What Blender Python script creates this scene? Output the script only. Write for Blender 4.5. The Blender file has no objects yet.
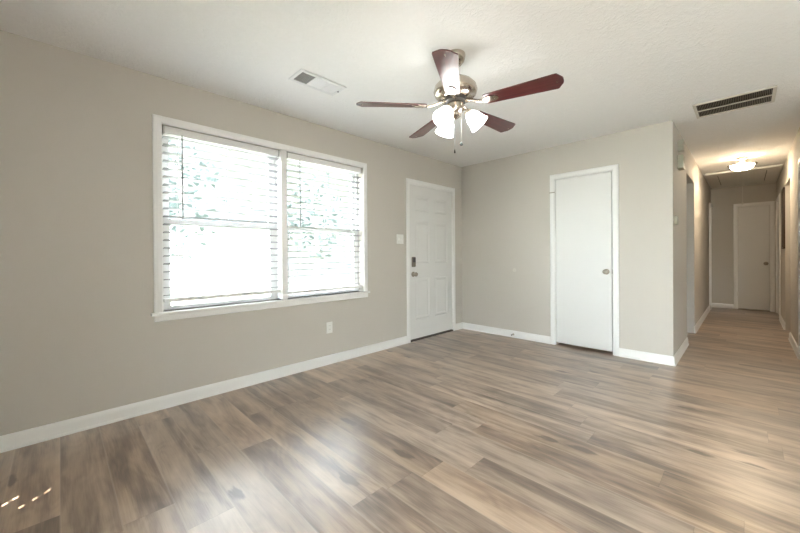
import bpy, bmesh, math, random
from mathutils import Vector, Matrix

# ------------------------------------------------------------------ camera, world, light, exposure
sc = bpy.context.scene
COL = sc.collection
H = 2.44                                    # ceiling height
cam_d = bpy.data.cameras.new('camera')
cam = bpy.data.objects.new('camera', cam_d)
COL.objects.link(cam)
sc.camera = cam
cam_d.sensor_width = 36.0
cam_d.lens = 343.491 / 800 * 36.0
cam_d.shift_y = -(266.5 - 255.714) / 800
cam_d.clip_start = 0.05
_yaw, _pit, _rol = math.radians(45.227), math.radians(-0.228), math.radians(-0.376)
_F = Vector((-math.sin(_yaw) * math.cos(_pit), math.cos(_yaw) * math.cos(_pit), math.sin(_pit)))
_r = Vector((math.cos(_yaw), math.sin(_yaw), 0))
_u = _r.cross(_F)
_R = _r * math.cos(_rol) + _u * math.sin(_rol)
_U = _R.cross(_F)
cam.matrix_world = Matrix(((_R.x, _U.x, -_F.x, 3.036), (_R.y, _U.y, -_F.y, -4.334), (_R.z, _U.z, -_F.z, 1.126), (0, 0, 0, 1)))

sc.view_settings.view_transform = 'Standard'
sc.view_settings.look = 'None'
sc.view_settings.gamma = 1.0
sc.view_settings.use_curve_mapping = False
sc.view_settings.exposure = 0.5

SKY = 21.0
SUN = 34.0
BULB = 10.0
HALL = 80.0

world = bpy.data.worlds.new('sky')
sc.world = world
world.use_nodes = True
wn = world.node_tree
bg = wn.nodes['Background']
sky = wn.nodes.new('ShaderNodeTexSky')
sky.sky_type = 'NISHITA'
sky.sun_disc = False
sky.sun_elevation = math.radians(50)
sky.sun_rotation = math.radians(140)
haze = wn.nodes.new('ShaderNodeMix')
haze.data_type = 'RGBA'
haze.inputs[0].default_value = 0.97
haze.inputs[7].default_value = (0.925, 0.97, 1.0, 1)
wn.links.new(sky.outputs[0], haze.inputs[6])
wn.links.new(haze.outputs[2], bg.inputs['Color'])
bg.inputs['Strength'].default_value = SKY

sun_d = bpy.data.lights.new('sun', 'SUN')
sun_d.energy = SUN
sun_d.angle = math.radians(0.35)
sun_d.color = (1.0, 0.97, 0.93)
sun = bpy.data.objects.new('sun', sun_d)
COL.objects.link(sun)
SUN_DIR = Vector((-0.6, 0.8, -1.19)).normalized()
sun.rotation_euler = SUN_DIR.to_track_quat('-Z', 'Y').to_euler()
sun.location = (6, -8, 8)

# ------------------------------------------------------------------ helpers
def tag(o, label=None, cat=None, group=None, kind=None):
    if label: o['label'] = label
    if cat: o['category'] = cat
    if group: o['group'] = group
    if kind: o['kind'] = kind
    return o

def empty(name, loc, label=None, cat=None, group=None, kind=None):
    o = bpy.data.objects.new(name, None)
    COL.objects.link(o)
    o.location = loc
    o.empty_display_size = 0.05
    return tag(o, label, cat, group, kind)

class MB:
    def __init__(self): self.bm = bmesh.new()
    def box(self, lo, hi, bev=0.0, seg=2, M=None):
        g = bmesh.ops.create_cube(self.bm, size=1.0)
        vs = g['verts']
        for v in vs:
            v.co = Vector([(lo[i] + hi[i]) / 2 + v.co[i] * (hi[i] - lo[i]) for i in range(3)])
        if bev > 0:
            es = list({e for v in vs for e in v.link_edges})
            r = bmesh.ops.bevel(self.bm, geom=es, offset=bev, segments=seg, affect='EDGES', profile=0.5)
            vs = list({v for f in r['faces'] for v in f.verts} | {v for v in vs if v.is_valid})
        if M is not None:
            bmesh.ops.transform(self.bm, matrix=M, verts=vs)
        return self
    def prism(self, pts, axis, a, b):
        """pts: 2D outline; extruded along axis (0,1,2) from a to b; 2D coords are the other two axes in order"""
        oth = [i for i in range(3) if i != axis]
        def mk(p, h):
            c = [0, 0, 0]; c[oth[0]] = p[0]; c[oth[1]] = p[1]; c[axis] = h
            return self.bm.verts.new(c)
        A = [mk(p, a) for p in pts]; B = [mk(p, b) for p in pts]
        n = len(pts)
        self.bm.faces.new(A); self.bm.faces.new(list(reversed(B)))
        for i in range(n):
            self.bm.faces.new((A[i], B[i], B[(i + 1) % n], A[(i + 1) % n]))
        return self
    def lathe(self, prof, seg=32, M=None):
        """prof: list of (r, z)"""
        rings = []
        new = []
        for r, z in prof:
            if r < 1e-6:
                v = self.bm.verts.new((0, 0, z)); rings.append([v]); new.append(v)
            else:
                ring = [self.bm.verts.new((r * math.cos(2 * math.pi * k / seg), r * math.sin(2 * math.pi * k / seg), z)) for k in range(seg)]
                rings.append(ring); new += ring
        for a, b in zip(rings[:-1], rings[1:]):
            for k in range(seg):
                k2 = (k + 1) % seg
                if len(a) == 1 and len(b) == 1: continue
                if len(a) == 1: self.bm.faces.new((a[0], b[k], b[k2]))
                elif len(b) == 1: self.bm.faces.new((a[k], b[0], a[k2]))
                else: self.bm.faces.new((a[k], b[k], b[k2], a[k2]))
        if M is not None: bmesh.ops.transform(self.bm, matrix=M, verts=new)
        return self
    def tube(self, path, r, seg=10):
        path = [Vector(p) for p in path]
        rings = []
        n = len(path)
        for i, p in enumerate(path):
            d = (path[min(i + 1, n - 1)] - path[max(i - 1, 0)]).normalized()
            up = Vector((0, 0, 1)) if abs(d.z) < 0.95 else Vector((1, 0, 0))
            a = d.cross(up).normalized(); b = d.cross(a)
            rr = r[i] if isinstance(r, (list, tuple)) else r
            rings.append([self.bm.verts.new(p + (a * math.cos(2 * math.pi * k / seg) + b * math.sin(2 * math.pi * k / seg)) * rr) for k in range(seg)])
        for A, B in zip(rings[:-1], rings[1:]):
            for k in range(seg):
                self.bm.faces.new((A[k], A[(k + 1) % seg], B[(k + 1) % seg], B[k]))
        self.bm.faces.new(rings[0]); self.bm.faces.new(list(reversed(rings[-1])))
        return self
    def build(self, name, mat, parent=None, smooth=False, angle=35):
        bmesh.ops.recalc_face_normals(self.bm, faces=self.bm.faces)
        me = bpy.data.meshes.new(name)
        self.bm.to_mesh(me); self.bm.free()
        me.materials.append(mat)
        o = bpy.data.objects.new(name, me)
        COL.objects.link(o)
        if smooth:
            for p in me.polygons: p.use_smooth = True
            me.set_sharp_from_angle(angle=math.radians(angle))
        if parent is not None:
            o.parent = parent
            if parent.type == 'EMPTY' or parent.parent is not None or True:
                # meshes are written in world coordinates: keep them there
                loc = Vector((0, 0, 0)); q = parent
                while q is not None: loc += q.location; q = q.parent
                o.location = -loc if parent.parent is None else Vector((0, 0, 0))
        return o

# ------------------------------------------------------------------ materials
def new_mat(name):
    m = bpy.data.materials.new(name); m.use_nodes = True
    nt = m.node_tree
    return m, nt, nt.nodes['Principled BSDF']

def N(nt, typ, **kw):
    n = nt.nodes.new(typ)
    for k, v in kw.items(): setattr(n, k, v)
    return n

def simple(name, col, rough=0.5, metal=0.0, bump=0.0, bscale=200.0, var=0.0, spec=None, coat=0.0):
    m, nt, b = new_mat(name)
    b.inputs['Roughness'].default_value = rough
    b.inputs['Metallic'].default_value = metal
    if spec is not None: b.inputs['Specular IOR Level'].default_value = spec
    if coat: b.inputs['Coat Weight'].default_value = coat; b.inputs['Coat Roughness'].default_value = 0.15
    tc = N(nt, 'ShaderNodeTexCoord')
    nz = N(nt, 'ShaderNodeTexNoise'); nz.inputs['Scale'].default_value = 3.0; nz.inputs['Detail'].default_value = 4
    nt.links.new(tc.outputs['Object'], nz.inputs['Vector'])
    mx = N(nt, 'ShaderNodeMix', data_type='RGBA')
    c1 = [max(0, c * (1 - var)) for c in col]; c2 = [min(1, c * (1 + var)) for c in col]
    mx.inputs[6].default_value = (*c1, 1); mx.inputs[7].default_value = (*c2, 1)
    nt.links.new(nz.outputs['Fac'], mx.inputs[0])
    nt.links.new(mx.outputs[2], b.inputs['Base Color'])
    if bump > 0:
        n2 = N(nt, 'ShaderNodeTexNoise'); n2.inputs['Scale'].default_value = bscale; n2.inputs['Detail'].default_value = 3
        nt.links.new(tc.outputs['Object'], n2.inputs['Vector'])
        bp = N(nt, 'ShaderNodeBump'); bp.inputs['Strength'].default_value = bump; bp.inputs['Distance'].default_value = 0.002
        nt.links.new(n2.outputs['Fac'], bp.inputs['Height']); nt.links.new(bp.outputs[0], b.inputs['Normal'])
    return m

def emitter(name, col, strength, rim=None):
    m, nt, b = new_mat(name)
    b.inputs['Base Color'].default_value = (0.9, 0.9, 0.88, 1)
    b.inputs['Roughness'].default_value = 0.3
    b.inputs['Emission Color'].default_value = (*col, 1)
    b.inputs['Emission Strength'].default_value = strength
    return m

M_wall = simple('greige_wall_paint', (0.57, 0.538, 0.49), 0.75, bump=0.12, bscale=90, var=0.012)
M_trim = simple('white_trim_paint', (0.86, 0.86, 0.85), 0.38, var=0.01)
M_door = simple('white_door_paint', (0.76, 0.76, 0.75), 0.42, var=0.012)
M_vinyl = simple('white_vinyl', (0.82, 0.82, 0.82), 0.35, var=0.01)
M_slat = simple('shaded_blind_slat', (0.31, 0.31, 0.32), 0.45, var=0.01)  # white slats coloured dark grey so they read as shaded
M_plastic = simple('white_plastic', (0.80, 0.80, 0.77), 0.4, var=0.01)
M_almond = simple('shaded_almond_plastic', (0.40, 0.39, 0.31), 0.45, var=0.02)  # almond darkened in colour to stand for the hallway shade
M_slot = simple('dark_slot', (0.03, 0.03, 0.03), 0.6)
M_nickel = simple('brushed_nickel', (0.54, 0.48, 0.41), 0.22, 1.0, var=0.06)
M_knob = simple('satin_nickel', (0.36, 0.32, 0.27), 0.30, 1.0, var=0.08)
M_bronze = simple('dark_lock_face', (0.06, 0.055, 0.05), 0.35, 0.3)
M_lock = simple('aged_nickel', (0.20, 0.175, 0.145), 0.3, 1.0, var=0.1)
M_threshold = simple('brown_threshold', (0.055, 0.038, 0.026), 0.5, var=0.2)
M_darkwood = simple('dark_brown_frame', (0.05, 0.033, 0.022), 0.5, var=0.2)
M_grille = simple('off_white_grille_metal', (0.62, 0.59, 0.52), 0.5, var=0.03)
M_vane = simple('grey_grille_vane', (0.26, 0.23, 0.18), 0.6, var=0.05)
M_duct = simple('duct_shade', (0.035, 0.03, 0.025), 0.8)  # near-black colour painted for the shade inside the ducts
M_ventw = simple('white_vent_metal', (0.78, 0.78, 0.78), 0.45, var=0.01)
M_ventg = simple('grey_vent_louver', (0.42, 0.42, 0.41), 0.5, var=0.02)
M_cord = simple('white_cord', (0.75, 0.73, 0.68), 0.6)
M_wand = simple('grey_wand', (0.30, 0.30, 0.31), 0.3)
M_fob = simple('grey_fob', (0.10, 0.10, 0.10), 0.35, 0.6)
M_black = simple('black_fob', (0.02, 0.02, 0.02), 0.4)
M_hatch = simple('hatch_paint', (0.84, 0.82, 0.76), 0.55, var=0.02, bump=0.05, bscale=60)
M_scuff = simple('wall_patch_paint', (0.64, 0.61, 0.555), 0.6)
M_rubber = simple('grey_rubber_tip', (0.10, 0.09, 0.08), 0.6)
M_siding = simple('pale_siding', (0.70, 0.70, 0.68), 0.7, var=0.03)
M_lawn = simple('lawn', (0.11, 0.12, 0.08), 0.9, var=0.3)
M_concrete = simple('pale_concrete', (0.36, 0.355, 0.34), 0.85, var=0.05)
M_bounce_patio = simple('bounce_concrete', (0.68, 0.67, 0.64), 0.85, var=0.05)  # concrete kept bright to bounce daylight up to the ceiling
M_grey_siding = simple('grey_siding', (0.034, 0.036, 0.038), 0.8, var=0.05)
M_roof = simple('roof_shingle', (0.07, 0.068, 0.065), 0.9, var=0.2)
M_white_ext = simple('white_exterior_paint', (0.8, 0.8, 0.79), 0.5)
M_bark = simple('bark', (0.085, 0.08, 0.075), 0.9, var=0.3, bump=0.6, bscale=20)
M_leaf = simple('leaf', (0.042, 0.058, 0.058), 0.6, var=0.4)
M_bulb = emitter('lit_frosted_glass', (1.0, 0.98, 0.95), BULB)
M_dome = emitter('lit_hall_glass', (1.0, 0.80, 0.56), HALL)

# ceiling: stippled white texture
def mat_ceiling():
    m, nt, b = new_mat('textured_ceiling_paint')
    b.inputs['Roughness'].default_value = 0.9
    tc = N(nt, 'ShaderNodeTexCoord')
    n1 = N(nt, 'ShaderNodeTexNoise'); n1.inputs['Scale'].default_value = 28; n1.inputs['Detail'].default_value = 5; n1.inputs['Roughness'].default_value = 0.6; n1.inputs['Distortion'].default_value = 1.2
    n2 = N(nt, 'ShaderNodeTexNoise'); n2.inputs['Scale'].default_value = 6; n2.inputs['Detail'].default_value = 3
    for n in (n1, n2): nt.links.new(tc.outputs['Object'], n.inputs['Vector'])
    rp = N(nt, 'ShaderNodeValToRGB')
    rp.color_ramp.elements[0].position = 0.42; rp.color_ramp.elements[1].position = 0.62
    nt.links.new(n1.outputs['Fac'], rp.inputs[0])
    mul = N(nt, 'ShaderNodeMath', operation='MULTIPLY')
    nt.links.new(rp.outputs[0], mul.inputs[0]); nt.links.new(n2.outputs['Fac'], mul.inputs[1])
    bp = N(nt, 'ShaderNodeBump'); bp.inputs['Strength'].default_value = 0.5; bp.inputs['Distance'].default_value = 0.006
    nt.links.new(mul.outputs[0], bp.inputs['Height']); nt.links.new(bp.outputs[0], b.inputs['Normal'])
    mx = N(nt, 'ShaderNodeMix', data_type='RGBA')
    mx.inputs[6].default_value = (0.86, 0.855, 0.84, 1); mx.inputs[7].default_value = (0.89, 0.885, 0.87, 1)
    nt.links.new(mul.outputs[0], mx.inputs[0]); nt.links.new(mx.outputs[2], b.inputs['Base Color'])
    return m
M_ceil = mat_ceiling()

# floor: vinyl planks running along x, 0.185 m wide, 1.22 m long
def mat_floor():
    m, nt, b = new_mat('vinyl_plank_floor')
    L = nt.links.new
    def math_(op, a, bb=None, c=None):
        n = N(nt, 'ShaderNodeMath', operation=op)
        for i, v in enumerate((a, bb, c)):
            if v is None: continue
            if isinstance(v, (int, float)): n.inputs[i].default_value = v
            else: L(v, n.inputs[i])
        return n.outputs[0]
    def comb(x, y, z=0.0):
        n = N(nt, 'ShaderNodeCombineXYZ')
        for i, v in enumerate((x, y, z)):
            if isinstance(v, (int, float)): n.inputs[i].default_value = v
            else: L(v, n.inputs[i])
        return n.outputs[0]
    tc = N(nt, 'ShaderNodeTexCoord'); sp = N(nt, 'ShaderNodeSeparateXYZ'); L(tc.outputs['Object'], sp.inputs[0])
    x, y = sp.outputs[0], sp.outputs[1]
    v = math_('DIVIDE', math_('ADD', y, 4.524), 0.185)
    row = math_('FLOOR', v); fv = math_('FRACT', v)
    wr = N(nt, 'ShaderNodeTexWhiteNoise', noise_dimensions='1D'); L(math_('ADD', row, 17.3), wr.inputs['W'])
    u = math_('DIVIDE', math_('ADD', x, math_('MULTIPLY', wr.outputs['Value'], 1.22)), 1.22)
    pid = math_('FLOOR', u); fu = math_('FRACT', u)
    wp = N(nt, 'ShaderNodeTexWhiteNoise', noise_dimensions='2D'); L(comb(row, pid), wp.inputs['Vector'])
    rnd = wp.outputs['Value']
    sc_ = N(nt, 'ShaderNodeSeparateColor'); L(wp.outputs['Color'], sc_.inputs[0])
    r2, r3 = sc_.outputs[1], sc_.outputs[2]
    def noise(vec, scale, detail, rough=0.5, dist=0.0):
        n = N(nt, 'ShaderNodeTexNoise'); n.inputs['Scale'].default_value = scale; n.inputs['Detail'].default_value = detail
        n.inputs['Roughness'].default_value = rough; n.inputs['Distortion'].default_value = dist
        L(vec, n.inputs['Vector']); return n.outputs['Fac']
    ox = math_('MULTIPLY', rnd, 43.0); oy = math_('MULTIPLY', r2, 29.0)
    # wavy long streaks
    xs = math_('ADD', math_('MULTIPLY', x, 1.0), ox); ys = math_('ADD', math_('MULTIPLY', y, 10.5), oy)
    streak = noise(comb(xs, ys), 1.0, 3, 0.5, 0.5)
    # cathedral-like grain: rings of a slow noise field
    field = noise(comb(math_('ADD', math_('MULTIPLY', x, 1.6), oy), math_('ADD', math_('MULTIPLY', y, 7.0), ox)), 1.0, 1.5, 0.45, 0.3)
    ring = math_('ABSOLUTE', math_('SUBTRACT', math_('FRACT', math_('MULTIPLY', field, 11.0)), 0.5))
    fine = noise(comb(math_('ADD', math_('MULTIPLY', x, 7.0), ox), math_('MULTIPLY', y, 150.0)), 1.0, 4, 0.65)
    mid = noise(comb(math_('ADD', math_('MULTIPLY', x, 3.2), oy), math_('MULTIPLY', y, 42.0)), 1.0, 4, 0.6, 0.6)
    patch = noise(comb(math_('ADD', math_('MULTIPLY', x, 3.0), ox), math_('ADD', math_('MULTIPLY', y, 9.0), oy)), 1.0, 2, 0.5, 0.2)
    # knots / dark smudges
    vo = N(nt, 'ShaderNodeTexVoronoi', feature='F1'); vo.inputs['Scale'].default_value = 1.0
    wob = noise(comb(math_('MULTIPLY', x, 9.0), math_('MULTIPLY', y, 25.0)), 1.0, 3)
    L(comb(math_('ADD', math_('ADD', math_('MULTIPLY', x, 1.7), ox), math_('MULTIPLY', wob, 0.22)), math_('ADD', math_('ADD', math_('MULTIPLY', y, 5.0), oy), math_('MULTIPLY', wob, 0.35))), vo.inputs['Vector'])
    mr = N(nt, 'ShaderNodeMapRange', interpolation_type='SMOOTHSTEP'); mr.inputs[1].default_value = 0.04; mr.inputs[2].default_value = 0.15; mr.inputs[3].default_value = 1.0; mr.inputs[4].default_value = 0.0
    L(vo.outputs['Distance'], mr.inputs[0]); knot = mr.outputs[0]
    t = math_('ADD', math_('MULTIPLY', math_('SUBTRACT', streak, 0.5), 1.65), 0.5)
    t = math_('ADD', t, math_('MULTIPLY', math_('SUBTRACT', ring, 0.25), 0.24))
    t = math_('ADD', t, math_('MULTIPLY', math_('SUBTRACT', fine, 0.5), 0.6))
    t = math_('ADD', t, math_('MULTIPLY', math_('SUBTRACT', rnd, 0.5), 0.30))
    t = math_('ADD', t, math_('MULTIPLY', math_('SUBTRACT', mid, 0.5), 0.35))
    t = math_('ADD', t, math_('MULTIPLY', math_('SUBTRACT', patch, 0.5), 1.15))
    t = math_('SUBTRACT', t, math_('MULTIPLY', knot, 0.75))
    rp = N(nt, 'ShaderNodeValToRGB'); L(t, rp.inputs[0])
    cr = rp.color_ramp
    cr.elements[0].position = 0.02; cr.elements[0].color = (0.105, 0.069, 0.047, 1)
    cr.elements[1].position = 1.0; cr.elements[1].color = (0.53, 0.415, 0.318, 1)
    e = cr.elements.new(0.30); e.color = (0.225, 0.152, 0.107, 1)
    e = cr.elements.new(0.60); e.color = (0.385, 0.283, 0.208, 1)
    hue = N(nt, 'ShaderNodeHueSaturation'); L(rp.outputs[0], hue.inputs['Color'])
    L(math_('ADD', math_('MULTIPLY', r3, 0.2), 0.9), hue.inputs['Saturation'])
    L(math_('ADD', math_('MULTIPLY', r2, 0.22), 0.90), hue.inputs['Value'])
    # seams
    ev = math_('MINIMUM', fv, math_('SUBTRACT', 1.0, fv)); eu = math_('MINIMUM', fu, math_('SUBTRACT', 1.0, fu))
    s1 = math_('LESS_THAN', ev, 0.0075); s2 = math_('LESS_THAN', eu, 0.0012)
    seam = math_('MAXIMUM', s1, s2)
    mx = N(nt, 'ShaderNodeMix', data_type='RGBA', blend_type='MULTIPLY'); L(math_('MULTIPLY', s2, 0.45), mx.inputs[0])
    L(hue.outputs[0], mx.inputs[6]); mx.inputs[7].default_value = (0.45, 0.40, 0.36, 1)
    mx2 = N(nt, 'ShaderNodeMix', data_type='RGBA'); L(math_('MULTIPLY', math_('LESS_THAN', ev, 0.02), 0.28), mx2.inputs[0])
    L(mx.outputs[2], mx2.inputs[6]); mx2.inputs[7].default_value = (0.50, 0.41, 0.33, 1)
    L(mx2.outputs[2], b.inputs['Base Color'])
    L(math_('ADD', 0.36, math_('MULTIPLY', fine, 0.14)), b.inputs['Roughness'])
    b.inputs['Specular IOR Level'].default_value = 1.0
    b.inputs['Coat Weight'].default_value = 1.0; b.inputs['Coat Roughness'].default_value = 0.32
    hgt = math_('SUBTRACT', math_('MULTIPLY', fine, 0.35), math_('MULTIPLY', seam, 1.0))
    bp = N(nt, 'ShaderNodeBump'); bp.inputs['Strength'].default_value = 0.22; bp.inputs['Distance'].default_value = 0.0012
    L(hgt, bp.inputs['Height']); L(bp.outputs[0], b.inputs['Normal'])
    return m
M_floor = mat_floor()

def mat_blade():
    m, nt, b = new_mat('mahogany_blade')
    tc = N(nt, 'ShaderNodeTexCoord')
    mp = N(nt, 'ShaderNodeMapping'); mp.inputs['Scale'].default_value = (3, 60, 20)
    nz = N(nt, 'ShaderNodeTexNoise'); nz.inputs['Scale'].default_value = 1; nz.inputs['Detail'].default_value = 5
    nt.links.new(tc.outputs['Object'], mp.inputs[0]); nt.links.new(mp.outputs[0], nz.inputs['Vector'])
    rp = N(nt, 'ShaderNodeValToRGB'); nt.links.new(nz.outputs['Fac'], rp.inputs[0])
    rp.color_ramp.elements[0].position = 0.3; rp.color_ramp.elements[0].color = (0.055, 0.010, 0.012, 1)
    rp.color_ramp.elements[1].position = 0.75; rp.color_ramp.elements[1].color = (0.125, 0.022, 0.021, 1)
    nt.links.new(rp.outputs[0], b.inputs['Base Color'])
    b.inputs['Roughness'].default_value = 0.30
    b.inputs['Coat Weight'].default_value = 0.5; b.inputs['Coat Roughness'].default_value = 0.22
    return m
M_blade = mat_blade()

def mat_glass():
    m = bpy.data.materials.new('window_glass'); m.use_nodes = True
    nt = m.node_tree
    for n in list(nt.nodes): nt.nodes.remove(n)
    out = N(nt, 'ShaderNodeOutputMaterial'); mix = N(nt, 'ShaderNodeMixShader'); tr = N(nt, 'ShaderNodeBsdfTransparent'); gl = N(nt, 'ShaderNodeBsdfGlossy'); fr = N(nt, 'ShaderNodeFresnel')
    tr.inputs[0].default_value = (0.96, 0.98, 0.97, 1); gl.inputs['Roughness'].default_value = 0.02; fr.inputs['IOR'].default_value = 1.45
    gm = N(nt, 'ShaderNodeNewGeometry'); iv = N(nt, 'ShaderNodeMath', operation='SUBTRACT'); iv.inputs[0].default_value = 1.0; ml = N(nt, 'ShaderNodeMath', operation='MULTIPLY')
    nt.links.new(gm.outputs['Backfacing'], iv.inputs[1]); nt.links.new(fr.outputs[0], ml.inputs[0]); nt.links.new(iv.outputs[0], ml.inputs[1]); nt.links.new(ml.outputs[0], mix.inputs[0]); nt.links.new(tr.outputs[0], mix.inputs[1]); nt.links.new(gl.outputs[0], mix.inputs[2]); nt.links.new(mix.outputs[0], out.inputs[0])
    return m
M_glass = mat_glass()

# ------------------------------------------------------------------ room dimensions
XC = 2.523            # hallway left wall (face)
XR = 3.435            # hallway right wall (face)
YE = 5.166            # hallway end wall (face)
XE = 4.90             # right wall of the room, out of view
YB = -5.00            # back wall, out of view
T = 0.115
KX0, KX1 = 1.379, 2.002        # closet opening
FY0, FY1 = -1.151, -0.237      # front door opening
DT = 2.037                     # door head height
WY0, WY1, WZ0, WZ1 = -3.792, -1.905, 0.712, 2.100   # window opening (both units)
LY0, LY1, LT = 1.115, 1.945, 2.10                   # doorway on the hallway's left
RY0, RY1, RT = 2.33, 3.075, 2.08                    # doorway on the hallway's right
BX0, BX1, BZ0, BZ1 = 0.55, 1.75, 0.45, 2.10         # added back wall window, for the sun specks
GX0, GX1, GT = 3.65, 4.80, 2.10                     # added glazed door in the back wall, for fill daylight

# ------------------------------------------------------------------ setting
def struct(name, mb, m, label, cat, smooth=False):
    return tag(mb.build(name, m, None, smooth), label, cat, None, 'structure')

b = MB(); b.box((-0.15, YB - 0.15, -0.10), (XE + 0.15, YE + 0.15, 0.0))
struct('floor', b, M_floor, 'grey brown wood-look plank floor running through room and hallway', 'floor')
b = MB(); b.box((-0.15, YB - 0.15, H), (XE + 0.15, YE + 0.15, H + 0.12))
struct('ceiling', b, M_ceil, 'white textured ceiling over room and hallway', 'ceiling')

b = MB()   # window wall x = 0
b.box((-0.15, YB - 0.15, 0), (0, WY0, H)); b.box((-0.15, WY0, 0), (0, WY1, WZ0)); b.box((-0.15, WY0, WZ1), (0, WY1, H))
b.box((-0.15, WY1, 0), (0, FY0, H)); b.box((-0.15, FY0, DT), (0, FY1, H)); b.box((-0.15, FY1, 0), (0, YE + 0.15, H))
struct('wall_left', b, M_wall, 'greige wall holding the double window and the front door', 'wall')

b = MB()   # far wall y = 0
b.box((0, 0, 0), (KX0, T, H)); b.box((KX0, 0, DT), (KX1, T, H)); b.box((KX1, 0, 0), (XC, T, H))
struct('wall_far', b, M_wall, 'greige far wall holding the flat white closet door', 'wall')

b = MB()   # hallway left wall
b.box((XC - T, T, 0), (XC, LY0, H)); b.box((XC - T, LY0, LT), (XC, LY1, H)); b.box((XC - T, LY1, 0), (XC, 4.80, H))
b.box((XC - T, 4.80, 2.037), (XC, 5.14, H)); b.box((XC - T, 5.14, 0), (XC, YE, H))
struct('wall_hallway_left', b, M_wall, 'left wall of the hallway with an open doorway', 'wall')

b = MB()   # hallway right wall
D0, D1 = 0.36, 1.12            # doorway nearest the room
E0, E1 = 4.16, 5.02            # white door near the end
b.box((XR, 0, 0), (XR + T, D0, H)); b.box((XR, D0, DT), (XR + T, D1, H)); b.box((XR, D1, 0), (XR + T, RY0, H))
b.box((XR, RY0, RT), (XR + T, RY1, H)); b.box((XR, RY1, 0), (XR + T, E0, H)); b.box((XR, E0, DT), (XR + T, E1, H)); b.box((XR, E1, 0), (XR + T, YE, H))
struct('wall_hallway_right', b, M_wall, 'right wall of the hallway with an open doorway', 'wall')

HX0, HX1 = 2.915, 3.356
b = MB(); b.box((0, YE, 0), (HX0, YE + 0.15, H)); b.box((HX0, YE, 2.022), (HX1, YE + 0.15, H)); b.box((HX1, YE, 0), (XE, YE + 0.15, H)); b.box((HX0, YE + 0.06, 0), (HX1, YE + 0.15, 2.022))  # rear box added behind the door to block sky light
struct('wall_hallway_end', b, M_wall, 'end wall of the hallway around the narrow white door', 'wall')

b = MB(); b.box((XR + T, 0, 0), (XE, T, H))
struct('wall_return', b, M_wall, 'wall right of the hallway mouth, beyond the picture edge', 'wall')
b = MB()
b.box((XE, YB - 0.15, 0), (XE + 0.15, YE + 0.15, H))
struct('wall_right', b, M_wall, 'plain greige right wall beyond the picture edge', 'wall')
b = MB()
b.box((0, YB - 0.15, 0), (BX0, YB, H)); b.box((BX0, YB - 0.15, 0), (BX1, YB, BZ0)); b.box((BX0, YB - 0.15, BZ1), (BX1, YB, H)); b.box((BX1, YB - 0.15, 0), (GX0, YB, H)); b.box((GX0, YB - 0.15, GT), (GX1, YB, H)); b.box((GX1, YB - 0.15, 0), (XE, YB, H))
struct('wall_back', b, M_wall, 'back wall behind the viewer with an added shaded window and glazed door', 'wall')

# baseboards: profile 0.092 high with a small shoe moulding
BB = [(0, 0), (0.020, 0), (0.020, 0.008), (0.014, 0.018), (0.0125, 0.066), (0.010, 0.078), (0.005, 0.090), (0, 0.092)]
def base_run(mb, kind, a, c, off):
    """kind: 'x+' board on plane x=off facing +x, etc.; runs from a to c"""
    if kind == 'x+': mb.prism([(off + p, z) for p, z in BB], 1, a, c)
    if kind == 'x-': mb.prism([(off - p, z) for p, z in BB], 1, a, c)
    if kind == 'y-': mb.prism([(off - p, z) for p, z in BB], 0, a, c)
    if kind == 'y+': mb.prism([(off + p, z) for p, z in BB], 0, a, c)
CS = 0.057            # casing width
def baseboard(name, runs, label):
    mb = MB()
    for r in runs: base_run(mb, *r)
    struct(name, mb, M_trim, label, 'baseboard')
baseboard('baseboard_left', [('x+', YB, FY0 - CS, 0), ('x+', FY1 + CS, 0, 0)], 'white baseboard along the window wall')
baseboard('baseboard_far', [('y-', 0, KX0 - CS, 0), ('y-', KX1 + CS, XC + 0.012, 0)], 'white baseboard along the far wall beside the closet door')
baseboard('baseboard_hallway_left', [('x+', -0.012, LY0, XC), ('x+', LY1, 4.745, XC)], 'white baseboard on the left of the hallway')
baseboard('baseboard_hallway_right', [('x-', D1 + CS, RY0, XR), ('x-', RY1, E0 - CS, XR)], 'white baseboard on the right of the hallway')
baseboard('baseboard_hallway_end', [('y-', XC, HX0 - CS, YE)], 'white baseboard at the hallway end left of the door')
baseboard('baseboard_back', [('y+', 0, GX0 - CS, YB), ('y+', GX1 + CS, XE, YB)], 'white baseboard on the back wall behind the viewer')
baseboard('baseboard_right', [('x-', YB, 0, XE)], 'white baseboard on the right wall behind the viewer')

# door casings (three mitred boards with a soft profile) and jambs
PR = [(0.0, 0.0), (0.0, 0.011), (0.006, 0.015), (0.030, 0.017), (0.050, 0.013), (CS, 0.009), (CS, 0.0)]   # (across from opening edge outwards, out of wall)
def casing(mb, plane, off, sgn, a0, a1, top):
    """plane 'x' or 'y': wall plane coordinate off, casing protrudes sgn; opening a0..a1, head at top"""
    def P(along, out, z):
        return (off + sgn * out, along, z) if plane == 'x' else (along, off + sgn * out, z)
    secs = []
    for al, z, da, dz in ((a0, 0, -1, 0), (a0, top, -1, 1), (a1, top, 1, 1), (a1, 0, 1, 0)):
        secs.append([mb.bm.verts.new(P(al + da * w, o, z + dz * w)) for w, o in PR])
    n = len(PR)
    for A, B in zip(secs[:-1], secs[1:]):
        for k in range(n):
            mb.bm.faces.new((A[k], A[(k + 1) % n], B[(k + 1) % n], B[k]))
    mb.bm.faces.new(secs[0]); mb.bm.faces.new(list(reversed(secs[-1])))
def jamb(mb, plane, lo, hi, a0, a1, top, th=0.012):
    """lining boards inside an opening; lo..hi is the wall thickness direction"""
    def bx(A, B):
        if plane == 'x': mb.box((lo, A[0], A[1]), (hi, B[0], B[1]))
        else: mb.box((A[0], lo, A[1]), (B[0], hi, B[1]))
    bx((a0, 0), (a0 + th, top)); bx((a1 - th, 0), (a1, top)); bx((a0 + th, top - th), (a1 - th, top))

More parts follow.
